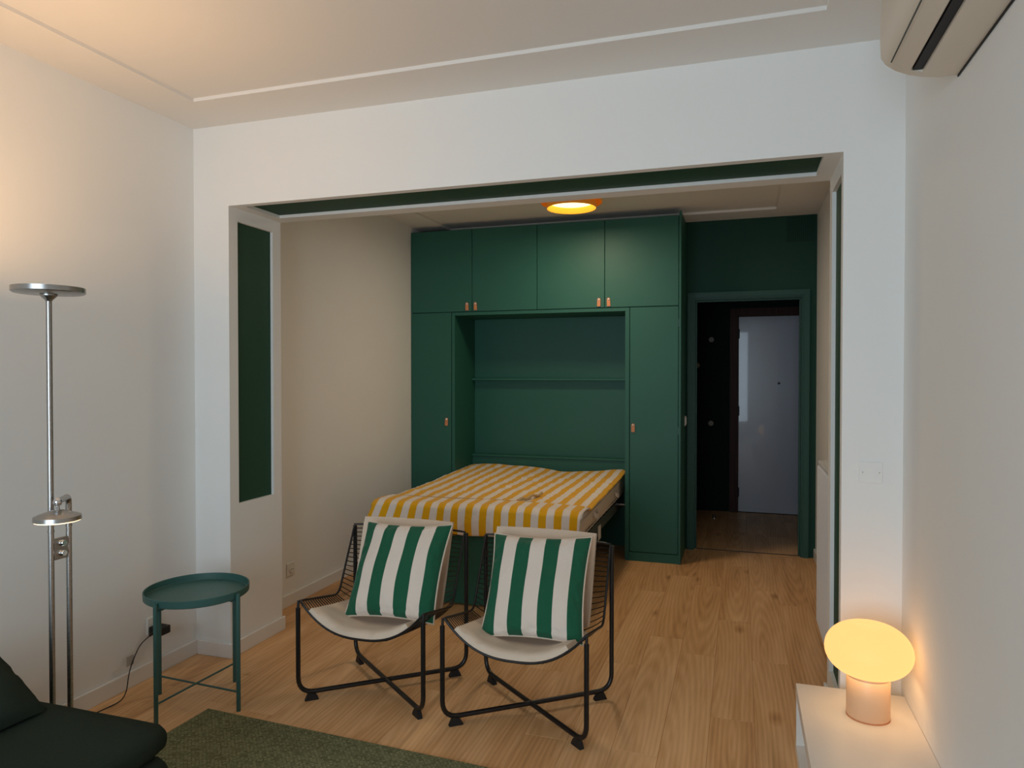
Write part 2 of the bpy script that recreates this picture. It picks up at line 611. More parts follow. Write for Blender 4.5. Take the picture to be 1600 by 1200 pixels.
DX0, DX1, DZ = -0.372, 0.474, 2.128     # doorway
bw = MB()
bw.box(XL - .12, DX0 - .02, YB, YB + .12, 0, 2.96)
bw.box(DX1 + .02, 1.32, YB, YB + .12, 0, 2.96)
bw.box(DX0 - .02, DX1 + .02, YB, YB + .12, DZ + .02, 2.96)
st(bw.build('wall_back', M['greenwall']), 'dark green end wall of the alcove around the doorway', 'wall')

# doorway casing in steps
tr = thing('trim_1', 'dark green stepped casing around the doorway to the hall', 'door frame', kind='structure')
cz = DZ
def casing(name, w0, w1, y0, y1):
    mb = MB()
    mb.box(DX0 - w1, DX0 - w0, y0, y1, 0, cz + w1)
    mb.box(DX1 + w0, DX1 + w1, y0, y1, 0, cz + w1)
    mb.box(DX0 - w0, DX1 + w0, y0, y1, cz + w0, cz + w1)
    mb.build(name, M['casing'], tr)
casing('outer_casing', 0.018, 0.058, YB - .022, YB)
casing('inner_casing', 0.006, 0.018, YB - .014, YB)
casing('door_lining', -0.004, 0.018, YB, YB + .12)
casing('stop_bead', -0.016, -0.004, YB + .05, YB + .08)

# hall beyond
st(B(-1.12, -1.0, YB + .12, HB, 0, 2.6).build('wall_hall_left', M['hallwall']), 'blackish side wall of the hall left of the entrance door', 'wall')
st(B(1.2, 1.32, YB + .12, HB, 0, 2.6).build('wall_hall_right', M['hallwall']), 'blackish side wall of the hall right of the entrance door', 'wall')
ED0, ED1, EZ = -0.03, 0.80, 2.125
hb = MB()
hb.box(-1.12, ED0 - .08, HB, HB + .1, 0, 2.6)
hb.box(ED1 + .08, 1.32, HB, HB + .1, 0, 2.6)
hb.box(ED0 - .08, ED1 + .08, HB, HB + .1, EZ + .08, 2.6)
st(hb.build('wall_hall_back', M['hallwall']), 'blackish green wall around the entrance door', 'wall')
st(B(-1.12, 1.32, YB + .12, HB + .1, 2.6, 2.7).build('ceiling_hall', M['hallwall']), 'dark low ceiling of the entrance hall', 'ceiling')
st(B(ED0 - .08, ED1 + .08, HB + .061, HB + .1, 0, EZ + .08).build('door_light_block', M['hallwall']), 'unseen dark panel added behind the entrance door against light leaks', 'wall')  # added panel, unseen: keeps outside light from leaking in under the door leaf
d1 = thing('door_1', 'glossy grey entrance door in a dark wooden frame beyond the doorway', 'door', (0, HB, 0), kind='structure')
RB(ED0 + .004, ED1 - .004, .002, .045, .006, EZ - .004, r=.003).build('door_leaf', M['doorgrey'], d1, 40)
fr = MB()
fr.box(ED0 - .08, ED0, -.03, .06, 0, EZ + .08)
fr.box(ED1, ED1 + .08, -.03, .06, 0, EZ + .08)
fr.box(ED0, ED1, -.03, .06, EZ, EZ + .08)
fr.build('door_frame', M['darkwood'], d1)
fr = MB()
fr.box(ED0, ED0 + .012, -.018, .002, 0, EZ)
fr.box(ED0, ED1, -.018, .002, EZ - .012, EZ)
fr.build('frame_bead', M['darkwood'], d1)
for z in (0.22, 1.10, 1.93):
    MB().lathe([(.008, -.05), (.008, .05)], (ED0 + .012, -.022, z), 12).build('hinge', M['black'], d1, 40)
MB().lathe([(.0, .0), (.013, .0), (.013, .006), (.006, .008), (.0, .008)], (0.389, .002, 1.398), 20,
           Matrix.Rotation(math.pi / 2, 3, 'X')).build('peephole', M['black'], d1, 40)

# ceilings with their shallow stepped field
cl = MB()
ix0, ix1, iy1 = -2.494, 0.287, 2.768
cl.box(XL, ix0, YN, YF, ZC, ZC + .15)
cl.box(ix1, XR, YN, YF, ZC, ZC + .15)
cl.box(ix0, ix1, iy1, YF, ZC, ZC + .15)
cl.box(ix0, ix1, YN, iy1, ZC + .016, ZC + .15)
st(cl.build('ceiling', M['ceil']), 'off white living room ceiling with a shallow stepped field', 'ceiling')
cl = MB()
ay0, ay1, ax1 = 3.80, 5.925, 0.262
cl.box(XL, ix0, YP, YB, ZA, ZA + .15)
cl.box(ax1, XA, YP, YB, ZA, ZA + .15)
cl.box(ix0, ax1, YP, ay0, ZA, ZA + .15)
cl.box(ix0, ax1, ay1, YB, ZA, ZA + .15)
cl.box(ix0, ax1, ay0, ay1, ZA + .018, ZA + .15)
st(cl.build('ceiling_alcove', M['ceil']), 'off white ceiling over the bed alcove with stepped border', 'ceiling')

# baseboards (profile with rounded top)
BH, BT = 0.078, 0.014
def bb(name, label, x0, x1, y0, y1):
    st(RB(x0, x1, y0, y1, 0, BH, r=.004).build(name, M['trim'], None, 40), label, 'baseboard')
bb('baseboard_left', 'white baseboard along the left wall behind the side table', XL, XL + BT, YN, YF)
bb('baseboard_pillar_front', 'short white baseboard on the front of the left pillar', XL + BT, OX0 + BT, YF - BT, YF)
bb('baseboard_pillar_side', 'white baseboard along the inner side of the left pillar', OX0, OX0 + BT, YF, YP + BT)
bb('baseboard_alcove_left', 'white baseboard on the alcove wall beside the bed', XL, XL + BT, YP, 5.655)
bb('baseboard_alcove_right', 'white baseboard under the radiator', XA - BT, XA, YP, YB)
bb('baseboard_pillar_right', 'white baseboard along the inner side of the right pillar', OX1 - BT, OX1, YF, YP + BT)
bb('baseboard_right', 'white baseboard on the right wall behind the low console', XR - BT, XR, YN, 1.3)

# window wall behind the photographer
wx0, wx1, wz0, wz1 = -2.3, 0.22, 0.30, 2.55
nw = MB()
nw.box(XL - .12, wx0, YN - .12, YN, 0, 2.96)
nw.box(wx1, XR + .12, YN - .12, YN, 0, 2.96)
nw.box(wx0, wx1, YN - .12, YN, 0, wz0)
nw.box(wx0, wx1, YN - .12, YN, wz1, 2.96)
st(nw.build('wall_window', M['wall']), 'white window wall behind the photographer', 'wall')
w1 = thing('window_1', 'wide white framed double window behind the photographer', 'window', (0, YN - .06, 0), kind='structure')
wf = MB()
wf.box(wx0, wx0 + .06, -.03, .03, wz0, wz1)
wf.box(wx1 - .06, wx1, -.03, .03, wz0, wz1)
wf.box(wx0 + .06, wx1 - .06, -.03, .03, wz0, wz0 + .06)
wf.box(wx0 + .06, wx1 - .06, -.03, .03, wz1 - .06, wz1)
mxw = (wx0 + wx1) / 2
wf.box(mxw - .05, mxw + .05, -.03, .03, wz0 + .06, wz1 - .06)
wf.build('window_frame', M['trim'], w1)
B(wx0 + .06, mxw - .05, -.003, .003, wz0 + .06, wz1 - .06).build('pane', M['glass'], w1)
B(mxw + .05, wx1 - .06, -.003, .003, wz0 + .06, wz1 - .06).build('pane', M['glass'], w1)

# ------------------------------------------------------------------ built-in wardrobe around the bed
WY = 5.68
DT = 0.018
def leather_handle(x, z, parent, tilt=0.0):
    o = MB()
    r = Matrix.Rotation(tilt, 3, 'Y')
    w = 0.0135
    prof = [(-w, -.034), (w, -.034)] + [(w * math.cos(a), .021 + w * math.sin(a)) for a in [math.pi * k / 8 for k in range(9)]]
    o.prism(prof, 1, -.009, -.004)
    o.box(-w, w, -.004, .0, -.034, -.030)
    o.box(-w * .6, w * .6, -.004, .0, .012, .030)
    o.v = [tuple(r @ Vector(p) + Vector((x, WY, z))) for p in o.v]
    o.build('leather_tab', M['leather'], parent)
    MB().lathe([(.0, .0), (.008, .0), (.007, .003), (.003, .0055), (.0, .006)], (x, WY - .009, z + .021), 14,
               Matrix.Rotation(math.pi / 2, 3, 'X')).build('rivet', M['rivet'], parent, 60)

oc = thing('overhead_cabinet', 'dark green overhead cupboards with four flat doors above the bed niche', 'cabinet', (0, 0, 0))
ob = MB()
ob.box(-2.772, -.464, WY + DT + .004, 6.195, 2.034, 2.742)
ob.box(-2.355, -.882, WY + .004, 6.195, 2.004, 2.030)
ob.build('carcass', M['green'], oc)
for (x0, x1, hx) in ((-2.772, -2.198, -2.240), (-2.194, -1.619, -2.163), (-1.615, -1.050, -1.094), (-1.046, -.464, -1.015)):
    d = RB(x0, x1, WY, WY + DT, 2.036, 2.742, r=.002, seg=1).build('door', M['green'], oc)
    leather_handle(hx, 2.079, d, rnd.uniform(-.06, .06))

tl = thing('tall_cabinet', 'narrow dark green tall cabinet left of the bed beside the white wall', 'cabinet')
B(-2.772, -2.392, WY + DT + .004, 6.195, 0, 2.030).build('carcass', M['green'], tl)
B(-2.384, -2.356, WY + .002, 6.195, 0, 2.030).build('side_panel', M['green'], tl)
d = RB(-2.772, -2.390, WY, WY + DT, .075, 2.030, r=.002, seg=1).build('door', M['green'], tl)
leather_handle(-2.432, 1.083, d, .05)
B(-2.772, -2.390, WY + .004, WY + DT, 0, .070).build('plinth', M['green'], tl)

tr_ = thing('tall_cabinet', 'dark green tall cabinet right of the bed next to the doorway', 'cabinet')
B(-.843, -.464, WY + DT + .004, 6.195, 0, 2.030).build('carcass', M['green'], tr_)
B(-.881, -.848, WY + .002, 6.195, 0, 2.030).build('side_panel', M['green'], tr_)
d = RB(-.843, -.464, WY, WY + DT, .075, 2.030, r=.002, seg=1).build('door', M['green'], tr_)
leather_handle(-.816, 1.068, d, 0)
B(-.846, -.460, WY - .002, WY + DT, 0, .070).build('plinth', M['green'], tr_)
B(-.460, -.444, WY - .012, 6.200, 0, 2.772).build('end_panel', M['green'], tr_)
for z in (0.25, 1.05, 1.9):
    B(-.4645, -.4595, WY - .004, WY + .012, z - .03, z + .03).build('hinge', M['black'], tr_)

nb = thing('niche_lining', 'dark green back lining of the bed niche with a thin shelf', 'wall panel')
B(-2.354, -.883, 6.16, 6.195, 0, 2.002).build('back_panel', M['green'], nb)
RB(-2.354, -.883, 6.085, 6.16, 1.440, 1.459, r=.002, seg=1).build('shelf', M['green'], nb)
B(-2.354, -.883, 6.10, 6.16, 0.30, .742).build('headboard', M['green'], nb)
RB(-2.354, -.883, 6.085, 6.16, .744, .764, r=.003, seg=1).build('ledge', M['green'], nb)

# ------------------------------------------------------------------ pull-down bed
bed = thing('pull_down_bed', 'pull-down wall bed with grey steel frame lowered from the green niche', 'bed')
BX0, BX1, BY0, BY1 = -2.32, -.955, 4.27, 6.06
RB(BX1 - .03, BX1, BY0, BY1, .375, .455, r=.003).build('side_rail', M['rail'], bed)
RB(BX0, BX0 + .03, BY0, BY1, .375, .455, r=.003).build('side_rail', M['rail'], bed)
RB(BX0 + .031, BX1 - .031, BY0, BY0 + .03, .375, .455, r=.003).build('end_rail', M['rail'], bed)
RB(BX0 + .031, BX1 - .031, BY1 - .03, BY1, .375, .455, r=.003).build('end_rail', M['rail'], bed)
slat_me = None
for i in range(15):
    y = BY0 + .08 + i * (BY1 - BY0 - .16) / 14
    s = RB(BX0 + .005, BX1 - .005, -.027, .027, .457, .468, r=.003, seg=1)
    o = s.build('slat', M['slat'], bed, loc=(0, y, 0))
    B(BX1 - .02, BX1 + .004, y - .03, y + .03, .456, .474).build('slat_holder', M['rubber'], bed)
B(BX1 + .001, BX1 + .005, 4.93, 5.02, .32, .42).build('bracket', M['plastic'], bed)
MB().lathe([(.0, -.04), (.014, -.04), (.014, .03), (.022, .03), (.022, .045), (.0, .045)], (BX1 + .026, 5.83, .42), 16,
           Matrix.Rotation(math.pi / 2, 3, 'Y')).build('pivot_bolt', M['nickel'], bed, 40)
RB(BX0 - .01, BX1 + .01, 4.235, 4.262, .012, .492, r=.003).build('foot_panel', M['green'], bed)
RB(BX0 + .10, BX0 + .14, 4.263, 4.30, .0, .375, r=.004).build('leg', M['rail'], bed)
RB(BX1 - .14, BX1 - .10, 4.263, 4.30, .0, .375, r=.004).build('leg', M['rail'], bed)

# mattress
mt = thing('mattress', 'off white mattress on the wall bed with cloth carrying loops', 'mattress', (0, 0, 0))
def zsag(x, y):
    """height of the mattress top"""
    u = (x + 1.64) / .70
    v = (y - 4.2) / 1.87
    z = .625 + .05 * v ** 1.3
    dip = math.exp(-((u - .25) / .45) ** 2) * .040 * max(0, v - .35) / .65
    return z - dip + .004 * math.sin(4 * u + 3 * v)
mm = MB()
MX0, MX1, MY0, MY1 = -2.325, -.932, 4.215, 6.075
nu, nv = 28, 36
ring = []
def mtop(i, j, zt):
    x = MX0 + (MX1 - MX0) * i
    y = MY0 + (MY1 - MY0) * j
    return x, y
prof = [(0.97, 'b', 0), (1.0, 'b', .02), (1.0, 't', -.03), (.985, 't', -.005)]
verts, faces = [], []
def perim(n):
    out = []
    for k in range(n):
        out.append((-1 + 2 * k / n, -1))
    for k in range(n):
        out.append((1, -1 + 2 * k / n))
    for k in range(n):
        out.append((1 - 2 * k / n, 1))
    for k in range(n):
        out.append((-1, 1 - 2 * k / n))
    return out
pr = perim(24)
cxm, cym, hxm, hym = (MX0 + MX1) / 2, (MY0 + MY1) / 2, (MX1 - MX0) / 2, (MY1 - MY0) / 2
for (sc, w, dz) in prof:
    for (a, b_) in pr:
        inset = (1 - sc) * .7
        x, y = cxm + a * (hxm - inset), cym + b_ * (hym - inset)
        bul = .006 * math.sin(9 * x + 7 * y)
        z = (.474 + .02 * (y - MY0) / 1.86 + dz) if w == 'b' else zsag(x, y) + dz - .004
        verts.append((x + (bul if abs(a) == 1 else 0), y, z))
n = len(pr)
for r_ in range(len(prof) - 1):
    for k in range(n):
        faces.append((r_ * n + k, r_ * n + (k + 1) % n, (r_ + 1) * n + (k + 1) % n, (r_ + 1) * n + k))
faces.append(tuple(range(n))[::-1])
mm.add(verts, faces)
mm.grid(24, 24, lambda a, b_: (cxm + (2 * a - 1) * (hxm - .0105), cym + (2 * b_ - 1) * (hym - .0105),
        zsag(cxm + (2 * a - 1) * (hxm - .0105), cym + (2 * b_ - 1) * (hym - .0105)) - .009))
mm.build('ticking', M['mattress'], mt, 50)
for zz in (.492, .60):
    MB().tube([(MX1 + .003, MY0 + .02 + k * .09, (zz if zz < .55 else zsag(MX1, MY0 + k * .09) - .034) + (.02 * k / 20 if zz < .55 else 0)) for k in range(21)], .0035, 6).build('piping', M['mattress'], mt, 60)
for y in (4.70, 5.55):
    p = [(MX1 + .002, y - .045, .560), (MX1 + .016, y - .03, .548), (MX1 + .022, y, .540), (MX1 + .016, y + .03, .548), (MX1 + .002, y + .045, .562)]
    lp = MB()
    for i in range(4):
        a, b_ = Vector(p[i]), Vector(p[i + 1])
        w = Vector((0, 0, .016))
        t = Vector((.003, 0, 0))
        lp.add([a - w, b_ - w, b_ + w, a + w, a - w + t, b_ - w + t, b_ + w + t, a + w + t],
               [(0, 1, 2, 3), (4, 7, 6, 5), (0, 4, 5, 1), (3, 2, 6, 7), (0, 3, 7, 4), (1, 5, 6, 2)])
    lp.build('carrying_loop', M['mattress'], mt, 60)

# striped cover over the mattress
bc = thing('bed_cover', 'yellow and white striped cotton cover folded over the bed foot', 'bed cover')
CX0, CX1 = -2.333, -.925
def cov(a, b_):
    """a across 0..1 (with small side drops), b_ along 0..1 from head to the lower hem at the foot"""
    side = .022 if a > .5 else .05
    wx = CX1 - CX0
    s = a * (wx + .072) - .05
    drop = 0
    if s < 0:
        drop, x = -s, CX0
    elif s > wx:
        drop, x = s - wx, CX1
    else:
        x = CX0 + s
    Lt = 6.07 - 4.19
    Ld = .158
    t = b_ * (Lt + Ld)
    if t < Lt:
        y, fd = 6.07 - t, 0
    else:
        y, fd = 4.19, t - Lt
    z = zsag(x, max(y, 4.22)) + .010
    # rolled fold at the foot
    e = y - 4.19
    if fd == 0:
        hump = .026 * (1 / (1 + math.exp((e - .255) / .012)))
        z += hump
        z -= .030 * max(0, 1 - e / .06) ** 2
    wr = noise.noise(Vector((x * 4.5, y * 7.5, 1.3))) * .007 + noise.noise(Vector((x * 9 + y * 3, y * 22, 4.1))) * .0055
    z += wr * (1 if e > .28 else .45)
    xo = x
    if fd > 0:
        k = fd / Ld
        z = zsag(x, 4.22) + .036 - .030 - fd + .006 * math.sin(5 * x + 1)
        y = 4.19 - .018 * math.sin(k * math.pi * .8) + noise.noise(Vector((x * 9, k * 2.2, 7.7))) * .007
        if x < CX0 + .5:
            xo = x - .055 * k * (1 - (x - CX0) / .5)
    if drop > 0:
        kk = 1 if fd == 0 else 0.4
        z -= drop * kk
        sg = 1 if s > wx else -1
        xo += sg * (.004 + .012 * math.sin(min(1, drop / side) * math.pi)) * (1 if fd == 0 else .3)
        if fd > 0:
            y += drop * .9
    else:
        d = min(s, wx - s)
        z -= .016 * max(0, 1 - d / .035) ** 2
    if y > 6.03 and drop == 0:
        z -= .02 * (y - 6.03) / .04
    return (xo, y, z)
cm = MB()
NU, NV = 110, 150
cm.grid(NU, NV, cov)
cm.uv = [(( (i / NU) * (CX1 - CX0 + .072)) + (.035 if j / NV * 2.038 > 1.628 else 0), 1.0) for j in range(NV + 1) for i in range(NU + 1)]
co = cm.build('cover_cloth', M['cover'], bc, 175)
sm = co.modifiers.new('thickness', 'SOLIDIFY')
sm.thickness = .004
sm.offset = -1
def cseam(k):
    x = -2.30 + k * .92
    return (x, 4.462 + .01 * math.sin(6 * x), zsag(x, 4.46) + .024)
MB().tube([cseam(k / 24) for k in range(25)], .0035, 6).build('seam_cord', M['cord'], bc, 60)
tc_ = thing('tie_cord', 'twisted beige cord lying loose on the striped bed cover', 'cord')
def tw(k):
    x = -1.40 + .085 * k
    y = 4.47 + .30 * k
    return Vector((x, y, zsag(x, y) + .026 + .006 * math.sin(14 * k)))
rr = [.007 + .004 * abs(math.sin(11 * k / 20)) for k in range(21)]
rr[0] = .011
rr[-1] = .004
MB().tube([tw(k / 20) for k in range(21)], rr, 8).build('twisted_end', M['cord'], tc_, 60)
MB().tube([(-1.40, 4.475, zsag(-1.4, 4.47) + .026), (-1.365, 4.462, zsag(-1.36, 4.46) + .024), (-1.33, 4.47, zsag(-1.33, 4.47) + .022), (-1.29, 4.462, zsag(-1.3, 4.46) + .022)], .005, 8).build('loose_tail', M['cord'], tc_, 60)

# ------------------------------------------------------------------ wire armchairs
CW, CY = 0.312, 0.255
SIDE = [(-.245, .462), (.085, .392), (.245, .714)]        # (y, z) of the shell edge: front, crease, top
def side_pt(t):
    """t 0 front .. 1 crease .. 2 top, crease rounded"""
    a, b_, c = [Vector(p) for p in SIDE]
    if t < .88:
        return a.lerp(b_, t)
    if t > 1.12:
        return b_.lerp(c, t - 1)
    k = (t - .88) / .24
    p, q = a.lerp(b_, .88), b_.lerp(c, .12)
    return p * (1 - k) ** 2 + b_ * 2 * k * (1 - k) + q * k * k
def shell(u, t):
    """u -1..1 across; hammock sag"""
    p = side_pt(min(t, 2.0))
    if t > 2:
        d = (Vector(SIDE[2]) - Vector(SIDE[1])).normalized()
        p = p + d * (t - 2) * .36
    tt = min(t, 2.0)
    if tt < 1:
        dy, dz, m = .45 * tt, -1 + .25 * tt, .145 + .01 * tt
    else:
        k = tt - 1
        dy, dz, m = .45 + .5 * k, -.75 * (1 - k) ** 1.2, .155 - .115 * k ** .8
    l = math.hypot(dy, dz)
    s = m * (1 - abs(u) ** 2.6)
    return Vector((u * (CW - .004), p.x + dy / l * s, p.y + dz / l * s))

def make_chair(label):
    t = thing('wire_armchair', label, 'armchair', group='black wire armchairs in front of the bed')
    for s in (-1, 1):
        pts = [(s * CW, -CY, .432), (s * CW, -CY, .038), (-s * CW, CY, .038), (-s * CW, CY, .706)]
        MB().tube(fillet(pts, .075, 7), .0105, 12).build('leg_tube', M['black'], t, 60)
    for sx in (-1, 1):
        for sy in (-1, 1):
            d = Vector((-sx * CW, -sy * CY, 0)).normalized()
            c = Vector((sx * CW, sy * CY, 0)) + d * .062
            ang = math.atan2(d.y, d.x)
            R_ = Matrix.Rotation(ang, 3, 'Z')
            fm = MB().prism([(-.034, 0), (.028, 0), (.025, .010), (.012, .030), (-.016, .038), (-.026, .018)], 1, -.011, .011)
            fm.v = [tuple(R_ @ Vector(p) + c) for p in fm.v]
            fm.build('foot', M['rubber'], t)
    for sx in (-1, 1):
        MB().tube([(sx * CW, -CY, .425), (sx * CW, -CY + .004, .464)], .006, 8).build('seat_pin', M['black'], t, 60)
    rim = [shell(-1 + 2 * k / 30, 0) for k in range(31)]
    rim += [shell(1, 2 * k / 24) for k in range(1, 25)]
    rim += [shell(1 - 2 * k / 20, 2) for k in range(1, 21)]
    rim += [shell(-1, 2 - 2 * k / 24) for k in range(1, 24)]
    MB().tube(rim, .0056, 8, closed=True).build('rim_wire', M['black'], t, 60)
    wm = MB()
    for k in range(1, 17):
        wm.tube([shell(-1 + 2 * i / 18, k / 17) for i in range(19)], .0023, 5)
    for k in range(1, 17):
        wm.tube([shell(-1 + 2 * i / 18, 1 + k / 17) for i in range(19)], .0023, 5)
    o = wm.build('wire_mesh', M['black'], t, 60)
    o['kind'] = 'stuff'
    # stiffening wires front to back below the cross wires
    for u in (-.42, .42):
        MB().tube([shell(u, 2 * k / 30) + Vector((0, 0, -.005)) for k in range(31)], .003, 6).build('support_wire', M['black'], t, 60)
    return t

def copy_tree(o, parent=None):
    c = o.copy()
    COL.objects.link(c)
    c.parent = parent
    for ch in list(o.children):
        copy_tree(ch, c)
    return c

CH = [((-1.607, 3.014, 0), math.radians(0.3)), ((-.880, 2.994, 0), math.radians(-1.2))]
c1 = make_chair('black wire armchair on the left, nearer the green side table')
c2 = copy_tree(c1)
c2['label'] = 'black wire armchair on the right, nearer the doorway'
for c, (loc, rz) in zip((c1, c2), CH):
    c.location = loc
    c.rotation_euler = (0, 0, rz)

# cream seat pads following the hammock
def pad_mesh(t0, t1, u0, u1, th, nt_, nuu, seed):
    mb = MB()
    def off(u, t, h):
        p = shell(u, t)
        e = .01
        du = shell(u + e, t) - shell(u - e, t)
        dt = shell(u, min(t + e, 2.3)) - shell(u, max(t - e, -.2))
        nn = du.cross(dt).normalized()
        if nn.z < 0 and nn.y > 0:
            nn = -nn
        return p + nn * h
    def fn(a, b_):
        u = u0 + (u1 - u0) * a
        t = t0 + (t1 - t0) * b_
        return u, t
    vs, fs = [], []
    W = nuu + 1
    for layer in (0, 1):
        for j in range(nt_ + 1):
            for i in range(nuu + 1):
                u, t = fn(i / nuu, j / nt_)
                ea = min(i, nuu - i) / nuu
                eb = min(j, nt_ - j) / nt_
                puff = min(1, ea / .10) ** .5 * min(1, eb / .10) ** .5
                h = .006 if layer == 0 else .012 + th * (.45 + .55 * puff)
                h += (noise.noise(Vector((u * 5, t * 5, seed))) * .003 if layer else 0)
                vs.append(tuple(off(u, t, h)))
    K = W * (nt_ + 1)
    for j in range(nt_):
        for i in range(nuu):
            a = j * W + i
            fs.append((a, a + W, a + W + 1, a + 1))
            fs.append((K + a, K + a + 1, K + a + W + 1, K + a + W))
    for i in range(nuu):
        fs.append((i, i + 1, K + i + 1, K + i))
        a = nt_ * W + i
        fs.append((a + 1, a, K + a, K + a + 1))
    for j in range(nt_):
        a = j * W
        fs.append((a + W, a, K + a, K + a + W))
        a = j * W + nuu
        fs.append((a, a + W, K + a + W, K + a))
    mb.add(vs, fs)
    return mb
for k, ((loc, rz), lab) in enumerate(zip(CH, ('cream seat and back pad on the left wire armchair', 'cream seat and back pad on the right wire armchair'))):
    t = thing('chair_pad', lab, 'cushion', loc, rz, 'cream pads on the wire armchairs')
    pad_mesh(-.01, .96, -.86, .78, .028, 22, 22, 3.1 + k).build('seat_cushion', M['cream'], t, 60)
    pad_mesh(1.06, 2.10, -.84, .78, .016, 22, 22, 8.1 + k).build('back_cushion', M['cream'], t, 60)

# striped pillows
def pillow_mesh(w, h, th, seed, n=44, ears=.05):
    mb = MB()
    uv = []
    W = n + 1
    vs, fs = [], []
    for side in (0, 1):
        for j in range(W):
            for i in range(W):
                u, v = -1 + 2 * i / n, -1 + 2 * j / n
                e = max(0.0, (1 - u ** 2) * (1 - v ** 2))
                hh = th / 2 * e ** .42
                px = u * (1 - ears * (1 - v ** 2) * abs(u) ** 3) * w / 2
                pz = v * (1 - ears * (1 - u ** 2) * abs(v) ** 3) * h / 2
                wr = noise.noise(Vector((px * 6, pz * 6, seed))) * .015 + noise.noise(Vector((px * 16, pz * 9, seed + 3))) * .006
                rim = max(abs(u), abs(v))
                wr2 = noise.noise(Vector((u * 7, v * 7, seed + 9))) * .022 * max(0, 1 - abs(rim - .88) / .12)
                y = (-1 if side == 0 else 1) * (hh + (wr + wr2) * min(1, e * 4))
                vs.append((px, y, pz))
                uv.append((u * w / 2, 1.0 if side == 0 else 9.0))
    K = W * W
    for j in range(n):
        for i in range(n):
            a = j * W + i
            fs.append((a, a + 1, a + W + 1, a + W))
            fs.append((K + a, K + a + W, K + a + W + 1, K + a + 1))
    mb.add(vs, fs)
    mb.uv = uv
    return mb
def striped_pillow(label, loc, rx, ry, rz, seed):
    t = thing('striped_pillow', label, 'pillow', loc, 0, 'green and white striped pillows')
    R_ = Matrix.Rotation(rz, 3, 'Z') @ Matrix.Rotation(rx, 3, 'X') @ Matrix.Rotation(ry, 3, 'Y')
    t.rotation_euler = R_.to_euler()
    pillow_mesh(.465, .47, .15, seed, ears=.075).build('pillow_case', M['pillow'], t, 175, fix=False)
    # piping around the rim
    pts = []
    def rimp(u, v):
        px = u * (1 - .075 * (1 - v ** 2) * abs(u) ** 3) * .465 / 2
        pz = v * (1 - .075 * (1 - u ** 2) * abs(v) ** 3) * .47 / 2
        return (px, 0, pz)
    for k in range(24):
        pts.append(rimp(-1 + 2 * k / 24, -1))
    for k in range(24):
        pts.append(rimp(1, -1 + 2 * k / 24))
    for k in range(24):
        pts.append(rimp(1 - 2 * k / 24, 1))
    for k in range(24):
        pts.append(rimp(-1, 1 - 2 * k / 24))
    MB().tube(pts, .0042, 6, closed=True).build('seam_edge', M['cream'], t, 60)
    return t
striped_pillow('green and white striped pillow on the left wire armchair', (-1.552, 3.045, .560), math.radians(-31), math.radians(-2), math.radians(-2), 2.2)
striped_pillow('green and white striped pillow on the right wire armchair', (-.862, 3.025, .552), math.radians(-31), math.radians(-2), math.radians(-1), 5.7)

# ------------------------------------------------------------------ round side table
tb = thing('side_table', 'round green metal tray table beside the left pillar', 'side table', (-2.350, 2.612, 0))
TR, LR = .222, .232
MB().lathe([(0, .498), (TR - .004, .498), (TR, .502), (TR + .001, .531), (TR - .002, .533), (TR - .004, .531), (TR - .006, .506), (TR - .010, .5015), (0, .5015)], seg=64).build('tray', M['tablegreen'], tb, 35)
MB().tube([((TR - .0075) * math.cos(2 * math.pi * k / 64), (TR - .0075) * math.sin(2 * math.pi * k / 64), .5045) for k in range(64)], .0022, 6, closed=True).build('tray_bead', M['tablegreen'], tb, 60)
for k in range(4):
    a = math.pi / 2 * k + math.radians(-3)
    x, y = LR * math.cos(a), LR * math.sin(a)
    MB().tube([(x, y, 0), (x, y, .522)], .0095, 12).build('leg', M['tablegreen'], tb, 40)
    MB().tube([(x * .94, y * .94, .487), (x * .62, y * .62, .491)], .006, 8).build('tray_support', M['tablegreen'], tb, 40)
for k in range(2):
    a = math.pi / 2 * k + math.radians(-3)
    x, y = LR * math.cos(a), LR * math.sin(a)
    MB().tube([(-x, -y, .085 + .006 * k), (x, y, .085 + .006 * k)], .0045, 8).build('cross_bar', M['tablegreen'], tb, 40)

# ------------------------------------------------------------------ floor lamp
lx, ly = -2.20, 1.776
lp = thing('floor_lamp', 'brushed steel uplighter floor lamp with a small reading arm', 'floor lamp', (lx, ly, 0))
MB().lathe([(0, 0), (.115, 0), (.115, .018), (.110, .022), (0, .024)], (.0, .040, 0), seg=48).build('base', M['steel'], lp, 40)
MB().tube([(0, 0, .02), (0, 0, 1.755)], .0090, 14).build('pole', M['steel'], lp, 40)
MB().lathe([(.0105, 0), (.0105, .006)], (0, 0, .968), 16).build('pole_joint', M['steel'], lp, 40)
MB().lathe([(.0090, 1.742), (.0115, 1.746), (.0255, 1.760), (.0255, 1.765), (0, 1.765)], seg=24).build('neck', M['steel'], lp, 40)
hd = MB().lathe([(0, 1.765), (.102, 1.768), (.1075, 1.772), (.1075, 1.788), (.1045, 1.788), (.1025, 1.779), (0, 1.779)], seg=64).build('uplight_dish', M['steel'], lp, 40)
MB().lathe([(0, 1.780), (.1015, 1.780), (.1015, 1.784), (0, 1.786)], seg=48).build('light_panel', M['ledglow'], hd, 40)
MB().tube([(0, .066, .02), (0, .066, 1.038)], .0090, 14).build('pole', M['steel'], lp, 40)
MB().lathe([(.0105, 0), (.0105, .006)], (0, .066, .976), 16).build('pole_joint', M['steel'], lp, 40)
arm = MB().tube(fillet([(0, .066, .990), (0, .066, 1.079), (.083, -.040, 1.084)], .030, 8), .0099, 12).build('reading_arm', M['steel'], lp, 40)
